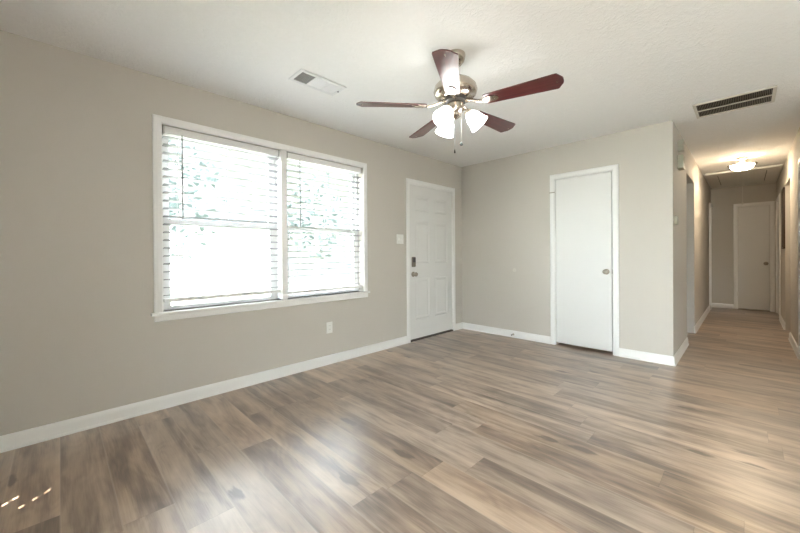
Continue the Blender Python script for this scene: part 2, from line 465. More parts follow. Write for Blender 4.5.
def trim(name, parts, label):
    mb = MB()
    for f in parts: f(mb)
    return struct(name, mb, M_trim, label, 'trim')
def stop_x(m): m.box((-0.15, FY0, 0), (-0.0505, FY0 + 0.03, DT)); m.box((-0.15, FY1 - 0.03, 0), (-0.0505, FY1, DT)); m.box((-0.15, FY0, DT - 0.03), (-0.0505, FY1, DT))
trim('trim_1', [stop_x, lambda m: casing(m, 'x', 0, 1, FY0, FY1, DT), lambda m: jamb(m, 'x', -0.15, 0.0, FY0, FY1, DT, 0.006)], 'white casing around the panelled front door')
trim('trim_2', [lambda m: casing(m, 'y', 0, -1, KX0, KX1, DT), lambda m: jamb(m, 'y', 0.0, T, KX0, KX1, DT, 0.006)], 'white casing around the flat closet door')
trim('trim_3', [lambda m: casing(m, 'y', YE, -1, HX0, HX1, 2.022), lambda m: jamb(m, 'y', YE, YE + 0.15, HX0, HX1, 2.022, 0.006)], 'white casing around the door at the hallway end')
trim('trim_4', [lambda m: m.box((XC, 4.735, 0), (XC + 0.032, 4.80, 2.095), 0.003), lambda m: m.box((XC, 4.80, 2.037), (XC + 0.032, 5.15, 2.095), 0.003), lambda m: jamb(m, 'x', XC - T, XC, 4.80, 5.14, 2.037)], 'white casing at the far left corner of the hallway')
trim('trim_5', [lambda m: casing(m, 'x', XR, -1, E0, E1, DT), lambda m: jamb(m, 'x', XR, XR + T, E0, E1, DT)], 'white casing at the far right corner of the hallway')
trim('trim_6', [lambda m: casing(m, 'x', XR, -1, D0, D1, DT), lambda m: jamb(m, 'x', XR, XR + T, D0, D1, DT)], 'white casing at the right picture edge near the hallway mouth')
trim('trim_9', [lambda m: casing(m, 'y', YB, 1, GX0, GX1, GT)], 'white casing around the added glazed opening behind the viewer')
def wj(name, lo, hi, a0, a1, top, label):
    mb = MB(); jamb(mb, 'x', lo, hi, a0, a1, top, 0.004); struct(name, mb, M_wall, label, 'trim')
wj('trim_7', XC - T - 0.004, XC + 0.003, LY0, LY1, LT, 'greige lining of the open doorway left of the hallway')
wj('trim_8', XR - 0.003, XR + T + 0.004, RY0, RY1, RT, 'greige lining of the open doorway right of the hallway')

# ------------------------------------------------------------------ doors
def knob_set(parent, pos, n, rose=0.031, kn=0.027):
    """door knob at pos sticking out along unit axis n"""
    nv = Vector(n)
    Mx = Matrix.Translation(Vector(pos)) @ nv.to_track_quat('Z', 'Y').to_matrix().to_4x4()
    mb = MB()
    mb.lathe([(0, 0), (rose, 0), (rose, 0.004), (rose * 0.75, 0.010), (0.011, 0.013), (0.010, 0.030), (kn * 0.65, 0.036), (kn * 0.96, 0.044), (kn, 0.053), (kn * 0.85, 0.062), (kn * 0.5, 0.067), (0, 0.068)], 28, Mx)
    return mb.build('door_knob', M_knob, parent, True)
def hinge(parent, lo, hi, m=None):
    mb = MB(); mb.box(lo, hi, 0.002)
    return mb.build('hinge', m or M_knob, parent)

# front door: six raised panels
fd = empty('door_1', (0, (FY0 + FY1) / 2, 0), 'white six-panel front door with keypad deadbolt', 'door', None, 'structure')
a, c = FY0 + 0.009, FY1 - 0.009
zt = DT - 0.010
x0, x1 = -0.050, -0.006
mb = MB()
mb.box((x0, a, 0.025), (x1 - 0.010, c, zt))                              # core behind the panels
cols = [(-1.032, -0.752), (-0.637, -0.357)]
rows = [(0.270, 0.810), (1.005, 1.560), (1.690, 1.890)]
edges_y = [a, cols[0][0], cols[0][1], cols[1][0], cols[1][1], c]
for ya, yb in ((a, cols[0][0]), (cols[0][1], cols[1][0]), (cols[1][1], c)): mb.box((x1 - 0.010, ya, 0.025), (x1, yb, zt))
zs = [(0.025, rows[0][0]), (rows[0][1], rows[1][0]), (rows[1][1], rows[2][0]), (rows[2][1], zt)]
for ya, yb in cols:
    for za, zb in zs: mb.box((x1 - 0.010, ya, za), (x1, yb, zb))
    for za, zb in rows:
        # moulded edge then raised field
        fr = [(0.0, x1), (0.014, x1 - 0.009), (0.026, x1 - 0.009), (0.048, x1 - 0.002)]
        loops = []
        for d, xx in fr:
            loops.append([mb.bm.verts.new((xx, yy, zz)) for yy, zz in ((ya + d, za + d), (yb - d, za + d), (yb - d, zb - d), (ya + d, zb - d))])
        for A, B in zip(loops[:-1], loops[1:]):
            for k in range(4): mb.bm.faces.new((A[k], A[(k + 1) % 4], B[(k + 1) % 4], B[k]))
        mb.bm.faces.new(loops[-1])
mb.build('door_leaf', M_door, fd)
knob_set(fd, (x1, -1.078, 0.866), (1, 0, 0), 0.034, 0.029)
dl = MB(); dl.box((x1, -1.112, 0.962), (x1 + 0.024, -1.046, 1.092), 0.010, 3)
lock = dl.build('deadbolt_lock', M_lock, fd, True)
kp = MB(); kp.box((x1 + 0.0225, -1.104, 1.020), (x1 + 0.027, -1.054, 1.082), 0.002)
tag(kp.build('keypad', M_bronze, lock), 'dark keypad face')
for z in (1.80, 1.07, 0.27): hinge(fd, (-0.006, FY1 - 0.010, z - 0.05), (0.004, FY1 - 0.001, z + 0.05), M_plastic)
th = MB(); th.box((-0.15, FY0 + 0.006, 0.0), (0.012, FY1 - 0.006, 0.018), 0.004)
tag(th.build('threshold', M_threshold, fd), 'dark brown sill strip')

# closet door: flat slab
cd = empty('door_2', ((KX0 + KX1) / 2, 0, 0), 'flat white closet door with round nickel knob', 'door', None, 'structure')
mb = MB(); mb.box((KX0 + 0.010, 0.004, 0.032), (KX1 - 0.014, 0.039, DT - 0.010), 0.0015)
mb.build('door_leaf', M_door, cd)
knob_set(cd, (1.936, 0.004, 0.917), (0, -1, 0))
for z in (1.874, 0.282): 
    hinge(cd, (KX0 + 0.001, -0.012, z - 0.038), (KX0 + 0.011, 0.003, z + 0.038), M_plastic)
lf = MB(); lf.box((1.318, -0.0195, 1.868), (1.384, -0.0172, 1.878), 0.0008)
tag(lf.build('hinge_leaf', M_knob, cd), 'bare metal strip across the casing at the top hinge')
sp_ = MB(); sp_.box((KX1 - 0.011, 0.003, 0.895), (KX1 - 0.007, 0.020, 0.945)); sp_.build('latch_strike', M_bronze, cd)

# door at the hallway end
ed = empty('door_3', ((HX0 + HX1) / 2, YE, 0), 'narrow flat white door closing the hallway end', 'door', None, 'structure')
mb = MB(); mb.box((HX0 + 0.009, YE + 0.006, 0.022), (HX1 - 0.011, YE + 0.041, 2.012), 0.0015)
mb.build('door_leaf', M_door, ed)
knob_set(ed, (3.300, YE + 0.006, 0.907), (0, -1, 0), 0.034, 0.03)
for z in (1.842, 0.30): hinge(ed, (HX0 - 0.010, YE - 0.020, z - 0.04), (HX0 + 0.012, YE + 0.004, z + 0.04), M_plastic)

# white door on the far right and the one on the far left of the hallway, door by the picture edge
rd = empty('door_4', (XR, (E0 + E1) / 2, 0), 'white door seen edge-on at the far right of the hallway', 'door', None, 'structure')
mb = MB(); mb.box((XR + 0.004, E0 + 0.014, 0.012), (XR + 0.039, E1 - 0.014, DT - 0.014), 0.0015); mb.build('door_leaf', M_door, rd)
ld = empty('door_5', (XC, 4.97, 0), 'white linen closet door at the far left of the hallway', 'door', None, 'structure')
mb = MB(); mb.box((XC - 0.045, 4.814, 0.012), (XC - 0.010, 5.126, 2.022), 0.0015); mb.build('door_leaf', M_door, ld)
pd = empty('door_6', (XR, (D0 + D1) / 2, 0), 'white door at the right picture edge by the hallway mouth', 'door', None, 'structure')
mb = MB(); mb.box((XR + 0.004, D0 + 0.014, 0.012), (XR + 0.039, D1 - 0.014, DT - 0.014), 0.0015); mb.build('door_leaf', M_door, pd)

# ------------------------------------------------------------------ double window
WM0, WM1 = -2.872, -2.818            # centre mullion
cas = MB()
cw = CS
def wcas(mb):
    off = 0.0
    secs = []
    for yy, zz, dy, dz in ((WY0, WZ0, -1, 0), (WY0, WZ1, -1, 1), (WY1, WZ1, 1, 1), (WY1, WZ0, 1, 0)):
        secs.append([mb.bm.verts.new((off + o, yy + dy * w * 0.98, zz + dz * w)) for w, o in PR])
    n = len(PR)
    for A, B in zip(secs[:-1], secs[1:]):
        for k in range(n): mb.bm.faces.new((A[k], A[(k + 1) % n], B[(k + 1) % n], B[k]))
    mb.bm.faces.new(secs[0]); mb.bm.faces.new(list(reversed(secs[-1])))
wcas(cas)
tr = struct('trim_10', cas, M_trim, 'white casing framing the double window', 'trim')
mb = MB(); mb.box((-0.15, WM0, WZ0), (0.014, WM1, WZ1), 0.003); mb.build('mullion', M_trim, tr)
mb = MB(); mb.box((-0.15, WY0 - 0.075, WZ0 - 0.022), (0.032, WY1 + 0.075, WZ0), 0.005); mb.build('stool', M_trim, tr)
mb = MB(); mb.prism([(0, WZ0 - 0.022), (0.016, WZ0 - 0.022), (0.016, WZ0 - 0.062), (0.011, WZ0 - 0.068), (0, WZ0 - 0.068)], 1, WY0 - 0.055, WY1 + 0.055); mb.build('apron', M_trim, tr)

def window_unit(name, y0, y1, label):
    w = empty(name, (-0.1, (y0 + y1) / 2, WZ0), label, 'window', None, 'structure')
    f = MB()
    f.box((-0.148, y0, WZ0), (-0.085, y0 + 0.028, WZ1)); f.box((-0.148, y1 - 0.028, WZ0), (-0.085, y1, WZ1))
    f.box((-0.148, y0, WZ1 - 0.028), (-0.085, y1, WZ1)); f.box((-0.148, y0, WZ0), (-0.085, y1, WZ0 + 0.008))
    f.build('window_frame', M_vinyl, w)
    zm = 1.385
    for nm, za, zb, xa, xb in (('upper_sash', zm - 0.018, WZ1 - 0.028, -0.140, -0.115), ('lower_sash', WZ0 + 0.008, zm + 0.022, -0.113, -0.088)):
        s = MB(); ya, yb = y0 + 0.028, y1 - 0.028
        s.box((xa, ya, za), (xb, ya + 0.038, zb)); s.box((xa, yb - 0.038, za), (xb, yb, zb)); s.box((xa, ya + 0.038, za), (xb, yb - 0.038, za + (0.040 if nm == 'upper_sash' else 0.020))); s.box((xa, ya + 0.038, zb - 0.040), (xb, yb - 0.038, zb))
        so = s.build(nm, M_vinyl, w)
        g = MB(); xm = (xa + xb) / 2; g.box((xm - 0.002, ya + 0.03, za + 0.015), (xm + 0.002, yb - 0.03, zb - 0.03)); g.build('pane', M_glass, so)
    return w
window_unit('window_1', WY0, WM0, 'left white sash window of the pair, brightest below')
window_unit('window_2', WM1, WY1, 'right white sash window of the pair, nearer the front door')

TILT = -8
def blind(y0, y1, zb, wand_y, label):
    r = empty('window_blind', (-0.045, (y0 + y1) / 2, WZ1), label, 'blind', 'white slatted blinds in the double window')
    hr = MB(); hr.box((-0.072, y0, WZ1 - 0.058), (-0.010, y1, WZ1 - 0.004), 0.002); hr.build('headrail', M_vinyl, r)
    br = MB(); br.box((-0.070, y0, zb), (-0.012, y1, zb + 0.026), 0.004); br.build('bottom_rail', M_vinyl, r)
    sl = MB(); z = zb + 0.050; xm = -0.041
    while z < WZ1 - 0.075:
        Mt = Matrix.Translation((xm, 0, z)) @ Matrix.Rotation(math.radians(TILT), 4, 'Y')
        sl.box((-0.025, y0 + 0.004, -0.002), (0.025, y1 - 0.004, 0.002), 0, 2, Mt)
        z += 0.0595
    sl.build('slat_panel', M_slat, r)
    n = 3
    for k in range(n):
        yy = y0 + 0.10 + (y1 - y0 - 0.20) * k / (n - 1)
        for xx in (-0.071, -0.0095):
            lc = MB(); lc.tube([(xx, yy, WZ1 - 0.058), (xx, yy, zb + 0.024)], 0.0012, 5); lc.build('ladder_cord', M_cord, r)
    wd = MB(); wd.tube([(-0.004, wand_y, WZ1 - 0.055), (-0.002, wand_y, WZ1 - 0.075), (0.004, wand_y, 1.40)], 0.0045, 8); wd.build('tilt_wand', M_wand, r)
    for yy in (y0 + 0.006, y1 - 0.006):
        mb = MB(); mb.box((-0.074, yy - 0.006, WZ1 - 0.060), (-0.007, yy + 0.006, WZ1 - 0.001), 0.001); mb.build('headrail_bracket', M_ventg, r)
    return r
blind(WY0 + 0.010, WM0 - 0.006, 0.778, -3.660, 'white slatted blind in the left half of the window, low end washed out by daylight')
blind(WM1 + 0.010, WY1 - 0.008, 0.752, -2.675, 'white slatted blind in the right half of the window, nearer the front door')

# ------------------------------------------------------------------ ceiling fan
FX, FY = 1.685, -2.469
fan = empty('ceiling_fan', (FX, FY, H), 'brushed nickel ceiling fan with five mahogany blades and three lit shades', 'ceiling fan')
TF = Matrix.Translation((FX, FY, 0))
mb = MB(); mb.lathe([(0, H), (0.066, H), (0.067, H - 0.012), (0.060, H - 0.045), (0.040, H - 0.068), (0.020, H - 0.074), (0, H - 0.074)], 36, TF); mb.build('canopy', M_nickel, fan, True)
mb = MB(); mb.lathe([(0.0, H - 0.07), (0.0125, H - 0.07), (0.0125, 2.265), (0.026, 2.263), (0.026, 2.292), (0.0125, 2.300)], 20, TF); mb.build('downrod', M_nickel, fan, True)
mb = MB(); mb.lathe([(0, 2.280), (0.040, 2.280), (0.075, 2.272), (0.112, 2.254), (0.136, 2.228), (0.143, 2.200), (0.136, 2.176), (0.118, 2.156), (0.085, 2.148), (0, 2.148)], 44, TF)
mb.build('motor_housing', M_nickel, fan, True)
mb = MB(); mb.lathe([(0, 2.150), (0.074, 2.150), (0.074, 2.128), (0.060, 2.122), (0, 2.122)], 32, TF); tag(mb.build('flywheel', M_bronze, fan, True), 'dark flywheel ring')
mb = MB(); mb.lathe([(0, 2.124), (0.050, 2.124), (0.056, 2.112), (0.056, 2.075), (0.046, 2.060), (0.036, 2.052), (0.036, 2.034), (0.022, 2.024), (0.008, 2.018), (0.0, 2.010)], 32, TF)
hub = mb.build('switch_housing', M_nickel, fan, True)
ZB, RT_ = 2.100, 0.66
PH = -130.64
for k in range(5):
    ang = math.radians(PH + 72 * k)
    # local frame: X along the blade, pitch about X
    Mf = Matrix.Translation((FX, FY, 0)) @ Matrix.Rotation(ang, 4, 'Z')
    pitch = math.radians(-12)
    Mb = Mf @ Matrix.Translation((0, 0, ZB)) @ Matrix.Rotation(pitch, 4, 'X')
    outl = [(0.195, -0.038), (0.205, -0.046), (0.612, -0.066), (0.620, -0.064), (0.646, -0.026), (0.650, -0.012), (0.650, 0.012), (0.646, 0.026), (0.620, 0.064), (0.612, 0.066), (0.205, 0.046), (0.195, 0.038)]
    bl = MB(); bl.prism(outl, 2, -0.003, 0.003)
    bo = bl.build('blade', M_blade, fan)
    bo.matrix_world = Mb
    bo.parent = fan
    bo.matrix_parent_inverse = Matrix.Identity(4)
    bo.matrix_basis = Matrix.Translation((-FX, -FY, -H)) @ Mb
    # blade iron: arm from the flywheel to a rounded plate under the blade
    ir = MB()
    plate = []
    for q in range(24):
        t = 2 * math.pi * q / 24
        plate.append((0.235 + 0.050 * math.cos(t), 0.028 * math.sin(t)))
    ir.prism(plate, 2, -0.0085, -0.0032)
    ir.tube([(0.185, 0, -0.006), (0.150, 0, 0.002), (0.115, 0, 0.016), (0.070, 0, 0.036 - 0.004)], [0.012, 0.010, 0.010, 0.013], 10)
    io = ir.build('blade_iron', M_nickel, fan, True)
    io.matrix_basis = Matrix.Translation((-FX, -FY, -H)) @ Mb
    for px_, py_ in ((0.615, 0.0), (0.26, 0.0), (0.215, 0.014), (0.215, -0.014)):
        sc_m = MB()
        sc_m.lathe([(0, -0.0115 if px_ < 0.5 else -0.006), (0.004, -0.0105 if px_ < 0.5 else -0.005), (0.0045, -0.003)], 10, Matrix.Translation((px_, py_, 0)))
        so = sc_m.build('blade_screw', M_nickel, bo, True)
        so.location = (0, 0, 0)
# three bell shades on curved arms
for k, deg in enumerate((36, 156, 276)):
    t = math.radians(deg); d = Vector((math.cos(t), math.sin(t), 0)); c0 = Vector((FX, FY, 0))
    ar = MB(); ar.tube([c0 + d * 0.030 + Vector((0, 0, 2.070)), c0 + d * 0.055 + Vector((0, 0, 2.078)), c0 + d * 0.075 + Vector((0, 0, 2.070)), c0 + d * 0.083 + Vector((0, 0, 2.054))], 0.009, 10)
    arm = ar.build('lamp_arm', M_nickel, fan, True)
    axis = (d * 0.66 + Vector((0, 0, -0.75))).normalized()
    Ms = Matrix.Translation(c0 + d * 0.080 + Vector((0, 0, 2.058))) @ axis.to_track_quat('Z', 'Y').to_matrix().to_4x4()
    so = MB(); so.lathe([(0, -0.006), (0.022, -0.006), (0.025, 0.0), (0.025, 0.020), (0.0, 0.020)], 24, Ms); so.build('socket', M_nickel, fan, True)
    sh = MB(); sh.lathe([(0.024, 0.012), (0.036, 0.026), (0.046, 0.045), (0.051, 0.068), (0.056, 0.092), (0.066, 0.116), (0.063, 0.116), (0.053, 0.092), (0.048, 0.068), (0.043, 0.046), (0.033, 0.030), (0.0, 0.024)], 32, Ms)
    tag(sh.build('lamp_shade', M_bulb, fan, True), 'glowing white bell glass shade')
def chain(px_, py_, z0, z1, fob, lab, flab):
    mb = MB(); mb.tube([(px_, py_, z0), (px_, py_, z1)], 0.001, 6)
    ch = tag(mb.build('pull_chain', M_cord if fob == 'ball' else M_wand, fan, True), lab)
    mb = MB(); z = z1
    if fob == 'ball': mb.lathe([(0, 0.012), (0.006, 0.008), (0.0115, 0), (0.0085, -0.009), (0, -0.012)], 16, Matrix.Translation((px_, py_, z - 0.010)))
    else: mb.lathe([(0, 0.010), (0.003, 0.008), (0.006, -0.010), (0.004, -0.014), (0, -0.015)], 14, Matrix.Translation((px_, py_, z - 0.009)))
    tag(mb.build('chain_fob', M_fob if fob == 'ball' else M_black, ch, True), flab)
RV = Vector((0.704, 0.710, 0))
pa = Vector((FX, FY, 0)) + RV * 0.038
chain(pa.x, pa.y, 2.065, 1.862, 'ball', 'pale pull chain', 'dark grey ball end')
pb = Vector((FX, FY, 0)) - RV * 0.006
chain(pb.x, pb.y, 2.02, 1.816, 'drop', 'thin grey pull chain', 'small black drop end')

# ------------------------------------------------------------------ ceiling registers
sv = empty('ceiling_vent', (0.74, -2.92, H), 'small white three-section supply vent in the ceiling above the window', 'vent')
vx0, vx1, vy0, vy1 = 0.638, 0.832, -3.115, -2.725
def ring(mb, x0, x1, y0, y1, w, z0, z1, lip=0.004):
    mb.box((x0, y0, z0), (x1, y0 + w, z1), lip * 0.4); mb.box((x0, y1 - w, z0), (x1, y1, z1), lip * 0.4)
    mb.box((x0, y0 + w, z0), (x0 + w, y1 - w, z1), lip * 0.4); mb.box((x1 - w, y0 + w, z0), (x1, y1 - w, z1), lip * 0.4)
mb = MB(); ring(mb, vx0, vx1, vy0, vy1, 0.026, H - 0.008, H)
mb.build('vent_frame', M_ventw, sv)
mb = MB(); mb.box((vx0 + 0.02, vy0 + 0.02, H - 0.0015), (vx1 - 0.02, vy1 - 0.02, H)); mb.build('vent_backing', M_duct, sv)  # dark plate in place of the shaded duct opening
L3 = (vy1 - vy0 - 0.052) / 3
for k in range(3):
    ya = vy0 + 0.026 + L3 * k
    if k: 
        mb = MB(); mb.box((vx0 + 0.026, ya - 0.005, H - 0.008), (vx1 - 0.026, ya + 0.005, H - 0.001)); mb.build('divider', M_ventw, sv)
    mb = MB()
    n = 8
    for q in range(n):
        yy = ya + 0.006 + (L3 - 0.012) * (q + 0.5) / n
        tl = (-38, 38, 52)[k]
        if k == 0:
            mb.box((vx0 + 0.026, yy - 0.0008, H - 0.008), (vx1 - 0.026, yy + 0.0008, H - 0.001))
        else:
            Mt = Matrix.Translation((0, yy, H - 0.0045)) @ Matrix.Rotation(math.radians(-tl + 90), 4, 'X')
            mb.box((vx0 + 0.026, -0.0009, -0.0058), (vx1 - 0.026, 0.0009, 0.0058), 0, 2, Mt)
    if k == 0:
        for q in range(9):
            xx = vx0 + 0.03 + (vx1 - vx0 - 0.06) * (q + 0.5) / 9
            mb.box((xx - 0.0008, ya + 0.004, H - 0.007), (xx + 0.0008, ya + L3 - 0.004, H - 0.001))
    mb.build('louver_bank', M_ventg if k == 0 else M_ventw, sv)
mb = MB(); mb.box((0.735, vy1 - 0.022, H - 0.016), (0.745, vy1 - 0.012, H - 0.006), 0.001); tag(mb.build('damper_lever', M_wand, sv), 'small grey lever')

rg = empty('return_grille', (2.955, -0.105, H), 'long dark-vaned return air grille in the ceiling at the hallway mouth', 'vent')
gx0, gx1, gy0, gy1 = 2.700, 3.212, -0.312, 0.096
mb = MB(); ring(mb, gx0, gx1, gy0, gy1, 0.022, H - 0.010, H); mb.build('grille_frame', M_grille, rg)
mb = MB(); mb.box((gx0 + 0.015, gy0 + 0.015, H - 0.002), (gx1 - 0.015, gy1 - 0.015, H)); mb.build('grille_backing', M_duct, rg)  # flat dark plate paints the shade behind the vanes
mb = MB(); ym = (gy0 + gy1) / 2; mb.box((gx0 + 0.02, ym - 0.006, H - 0.010), (gx1 - 0.02, ym + 0.006, H - 0.001)); mb.build('grille_rib', M_grille, rg)
mb = MB(); n = 44
for q in range(n):
    xx = gx0 + 0.024 + (gx1 - gx0 - 0.048) * (q + 0.5) / n
    for ya, yb in ((gy0 + 0.02, ym - 0.005), (ym + 0.005, gy1 - 0.02)):
        mb.box((xx - 0.0011, ya, H - 0.009), (xx + 0.0011, yb, H - 0.002))
mb.build('vane_bank', M_vane, rg)

# ------------------------------------------------------------------ hallway fittings
hl = empty('hallway_light', (2.998, 2.372, H), 'flush round ceiling lamp with lit glass bowl in the hallway', 'ceiling light')
TH = Matrix.Translation((2.998, 2.372, 0))
mb = MB(); mb.lathe([(0, H), (0.062, H), (0.062, H - 0.040), (0.020, H - 0.050), (0.012, H - 0.056), (0.012, H - 0.185), (0, H - 0.19)], 32, TH); mb.build('lamp_base', M_knob, hl, True)
mb = MB(); mb.lathe([(0.075, H - 0.098), (0.136, H - 0.102), (0.152, H - 0.106), (0.153, H - 0.112), (0.140, H - 0.118), (0.118, H - 0.114), (0.075, H - 0.102), (0.075, H - 0.098)], 44, TH)
for q in range(3):
    t = 2 * math.pi * q / 3 + 0.4; mb.tube([(2.998 + 0.012 * math.cos(t), 2.372 + 0.012 * math.sin(t), H - 0.066), (2.998 + 0.122 * math.cos(t), 2.372 + 0.122 * math.sin(t), H - 0.110)], 0.004, 6)
mb.build('lamp_rim', M_knob, hl, True)
mb = MB(); mb.lathe([(0.121, H - 0.114), (0.117, H - 0.134), (0.100, H - 0.158), (0.070, H - 0.174), (0.03, H - 0.182), (0, H - 0.183), (0, H - 0.179), (0.03, H - 0.178), (0.069, H - 0.170), (0.098, H - 0.155), (0.114, H - 0.133), (0.118, H - 0.114), (0.121, H - 0.114)], 40, TH); tag(mb.build('glass_bowl', M_dome, hl, True), 'glowing warm white glass bowl')

ha = empty('attic_hatch', (2.98, 4.3, H), 'painted attic hatch panel set in the ceiling at the hallway end', 'hatch')
hx0, hx1, hy0, hy1 = XC + 0.026, XR - 0.012, 3.36, YE - 0.004
ix0, ix1, iy0, iy1 = 2.690, 3.275, 3.60, 4.86
mb = MB(); zt_, zb_ = H, H - 0.022
mb.box((hx0, hy0, zb_), (hx1, iy0, zt_)); mb.box((hx0, iy1, zb_), (hx1, hy1, zt_)); mb.box((hx0, iy0, zb_), (ix0, iy1, zt_)); mb.box((ix1, iy0, zb_), (hx1, iy1, zt_))
mb.build('hatch_surround', M_hatch, ha)
mb = MB(); mb.box((ix0 + 0.010, iy0 + 0.010, H - 0.020), (ix1 - 0.010, iy1 - 0.010, H - 0.002)); mb.build('hatch_panel', M_hatch, ha)
mb = MB(); mb.box((ix0, iy0, H - 0.003), (ix1, iy1, H - 0.0005)); tag(mb.build('hatch_gap_shade', M_slot, ha), 'dark sheet painted as the shaded gap around the panel')  # dark sheet above the panel paints in the gap's shade
mb = MB(); mb.box((hx0, hy0 - 0.014, H - 0.030), (hx1, hy0, H), 0.003); mb.build('hatch_lip', M_trim, ha)
mb = MB(); mb.tube([(2.990, 4.62, H - 0.02), (2.990, 4.62, 2.045)], 0.0028, 6)
mb.lathe([(0, 0.030), (0.008, 0.022), (0.014, 0.004), (0.016, -0.012), (0.010, -0.022), (0, -0.024)], 14, Matrix.Translation((2.990, 4.62, 2.030)))
tag(mb.build('pull_cord', M_cord, ha, True), 'white pull cord with knob')

db = empty('chime_box', (XC, 0.38, 2.085), 'cream door chime box on hallway wall, larger of two stacked boxes', 'chime')
mb = MB(); mb.box((XC, 0.312, 2.015), (XC + 0.052, 0.455, 2.155), 0.006, 3); mb.build('cover', M_almond, db, True)
mb = MB(); 
for q in range(5): mb.box((XC + 0.0515, 0.335 + q * 0.022, 2.035), (XC + 0.0528, 0.343 + q * 0.022, 2.070))
mb.build('sound_slots', M_grille, db)
ub = empty('alarm_box', (XC, 0.38, 2.26), 'small cream box on hallway wall just above the chime box', 'alarm')
mb = MB(); mb.box((XC, 0.335, 2.205), (XC + 0.050, 0.425, 2.318), 0.005, 3); mb.build('cover', M_almond, ub, True)
mb = MB(); mb.lathe([(0, 0), (0.010, 0), (0.010, 0.003), (0, 0.003)], 16, Matrix.Translation((XC + 0.0495, 0.38, 2.26)) @ Matrix.Rotation(math.radians(90), 4, 'Y')); mb.build('test_button', M_grille, ub, True)
ts = empty('thermostat', (XC, 0.09, 1.45), 'cream thermostat on the hallway wall just past the corner', 'thermostat')
mb = MB(); mb.box((XC, 0.048, 1.408), (XC + 0.030, 0.138, 1.492), 0.004, 3); mb.build('cover', M_almond, ts, True)
mb = MB(); mb.box((XC + 0.0295, 0.065, 1.445), (XC + 0.0308, 0.120, 1.478)); mb.build('display', M_ventg, ts)

wf = empty('wall_frame', (XR, 3.27, 1.6), 'narrow dark-edged frame hanging on the right hallway wall', 'frame')
mb = MB(); ring_y0, ring_y1, rz0, rz1 = 3.09, 3.43, 1.17, 2.06
for lo, hi in (((XR - 0.022, ring_y0, rz0), (XR, ring_y0 + 0.03, rz1)), ((XR - 0.022, ring_y1 - 0.03, rz0), (XR, ring_y1, rz1)), ((XR - 0.022, ring_y0, rz0), (XR, ring_y1, rz0 + 0.03)), ((XR - 0.022, ring_y0, rz1 - 0.03), (XR, ring_y1, rz1))):
    mb.box(lo, hi, 0.002)
mb.build('frame_border', M_darkwood, wf)
mb = MB(); mb.box((XR - 0.012, ring_y0 + 0.028, rz0 + 0.028), (XR - 0.002, ring_y1 - 0.028, rz1 - 0.028)); mb.build('frame_panel', M_darkwood, wf)

# ------------------------------------------------------------------ small wall fittings
sw = empty('light_switch', (0, -1.322, 1.316), 'white double light switch plate left of the front door', 'light switch')
mb = MB(); mb.box((0, -1.382, 1.258), (0.006, -1.262, 1.375), 0.0025); mb.build('switch_plate', M_plastic, sw)
for yy in (-1.345, -1.299):
    mb = MB(); mb.box((0.005, yy - 0.006, 1.302), (0.016, yy + 0.006, 1.330), 0.002); mb.build('toggle', M_plastic, sw)
ot = empty('wall_outlet', (0, -2.358, 0.375), 'white double power outlet low on the wall under the window', 'outlet')
mb = MB(); mb.box((0, -2.394, 0.317), (0.006, -2.322, 0.432), 0.0025); mb.build('outlet_plate', M_plastic, ot)
for zz in (0.355, 0.394):
    mb = MB(); mb.lathe([(0, 0), (0.0165, 0), (0.0165, 0.0025), (0, 0.0025)], 20, Matrix.Translation((0.0055, -2.358, zz)) @ Matrix.Rotation(math.radians(90), 4, 'Y')); r_ = mb.build('receptacle', M_plastic, ot, True)
    s = MB()
    for dy in (-0.006, 0.006): s.box((0.0078, -2.358 + dy - 0.001, zz - 0.003), (0.0084, -2.358 + dy + 0.001, zz + 0.006))
    s.build('slot', M_slot, r_)
ds = empty('door_stop', (0.834, -0.016, 0.040), 'small spring door stop on the far baseboard', 'door stop')
mb = MB(); mb.lathe([(0, 0), (0.013, 0), (0.013, 0.004), (0.006, 0.006), (0.0055, 0.045), (0, 0.045)], 16, Matrix.Translation((0.834, -0.012, 0.042)) @ Matrix.Rotation(math.radians(90), 4, 'X')); mb.build('spring_rod', M_knob, ds, True)
mb = MB(); mb.lathe([(0, 0.043), (0.009, 0.043), (0.009, 0.058), (0.006, 0.062), (0, 0.062)], 16, Matrix.Translation((0.834, -0.012, 0.042)) @ Matrix.Rotation(math.radians(90), 4, 'X')); tag(mb.build('rubber_tip', M_rubber, ds, True), 'dark rubber tip')
wp_ = MB(); wp_.lathe([(0, 0), (0.026, 0), (0.024, 0.0015), (0, 0.0018)], 24, Matrix.Translation((0.846, 0.0, 0.906)) @ Matrix.Rotation(math.radians(90), 4, 'X'))
tag(wp_.build('wall_patch', M_scuff, None, True), 'small pale round patch on the far wall between front door and closet', 'wall patch')

# ------------------------------------------------------------------ behind the viewer: added window for sun specks, added glazed opening for fill
bw = empty('speck_window', ((BX0 + BX1) / 2, YB - 0.1, BZ0), 'unseen window added behind the viewer so sun can cast floor specks', 'window', None, 'structure')
mb = MB()
mb.box((BX0, YB - 0.14, BZ0), (BX0 + 0.05, YB - 0.08, BZ1)); mb.box((BX1 - 0.05, YB - 0.14, BZ0), (BX1, YB - 0.08, BZ1)); mb.box((BX0, YB - 0.14, BZ1 - 0.05), (BX1, YB - 0.08, BZ1)); mb.box((BX0, YB - 0.14, BZ0), (BX1, YB - 0.08, BZ0 + 0.05))
mb.build('window_frame', M_vinyl, bw)
mb = MB(); mb.box((BX0 + 0.04, YB - 0.112, BZ0 + 0.04), (BX1 - 0.04, YB - 0.108, BZ1 - 0.04)); mb.build('pane', M_glass, bw)

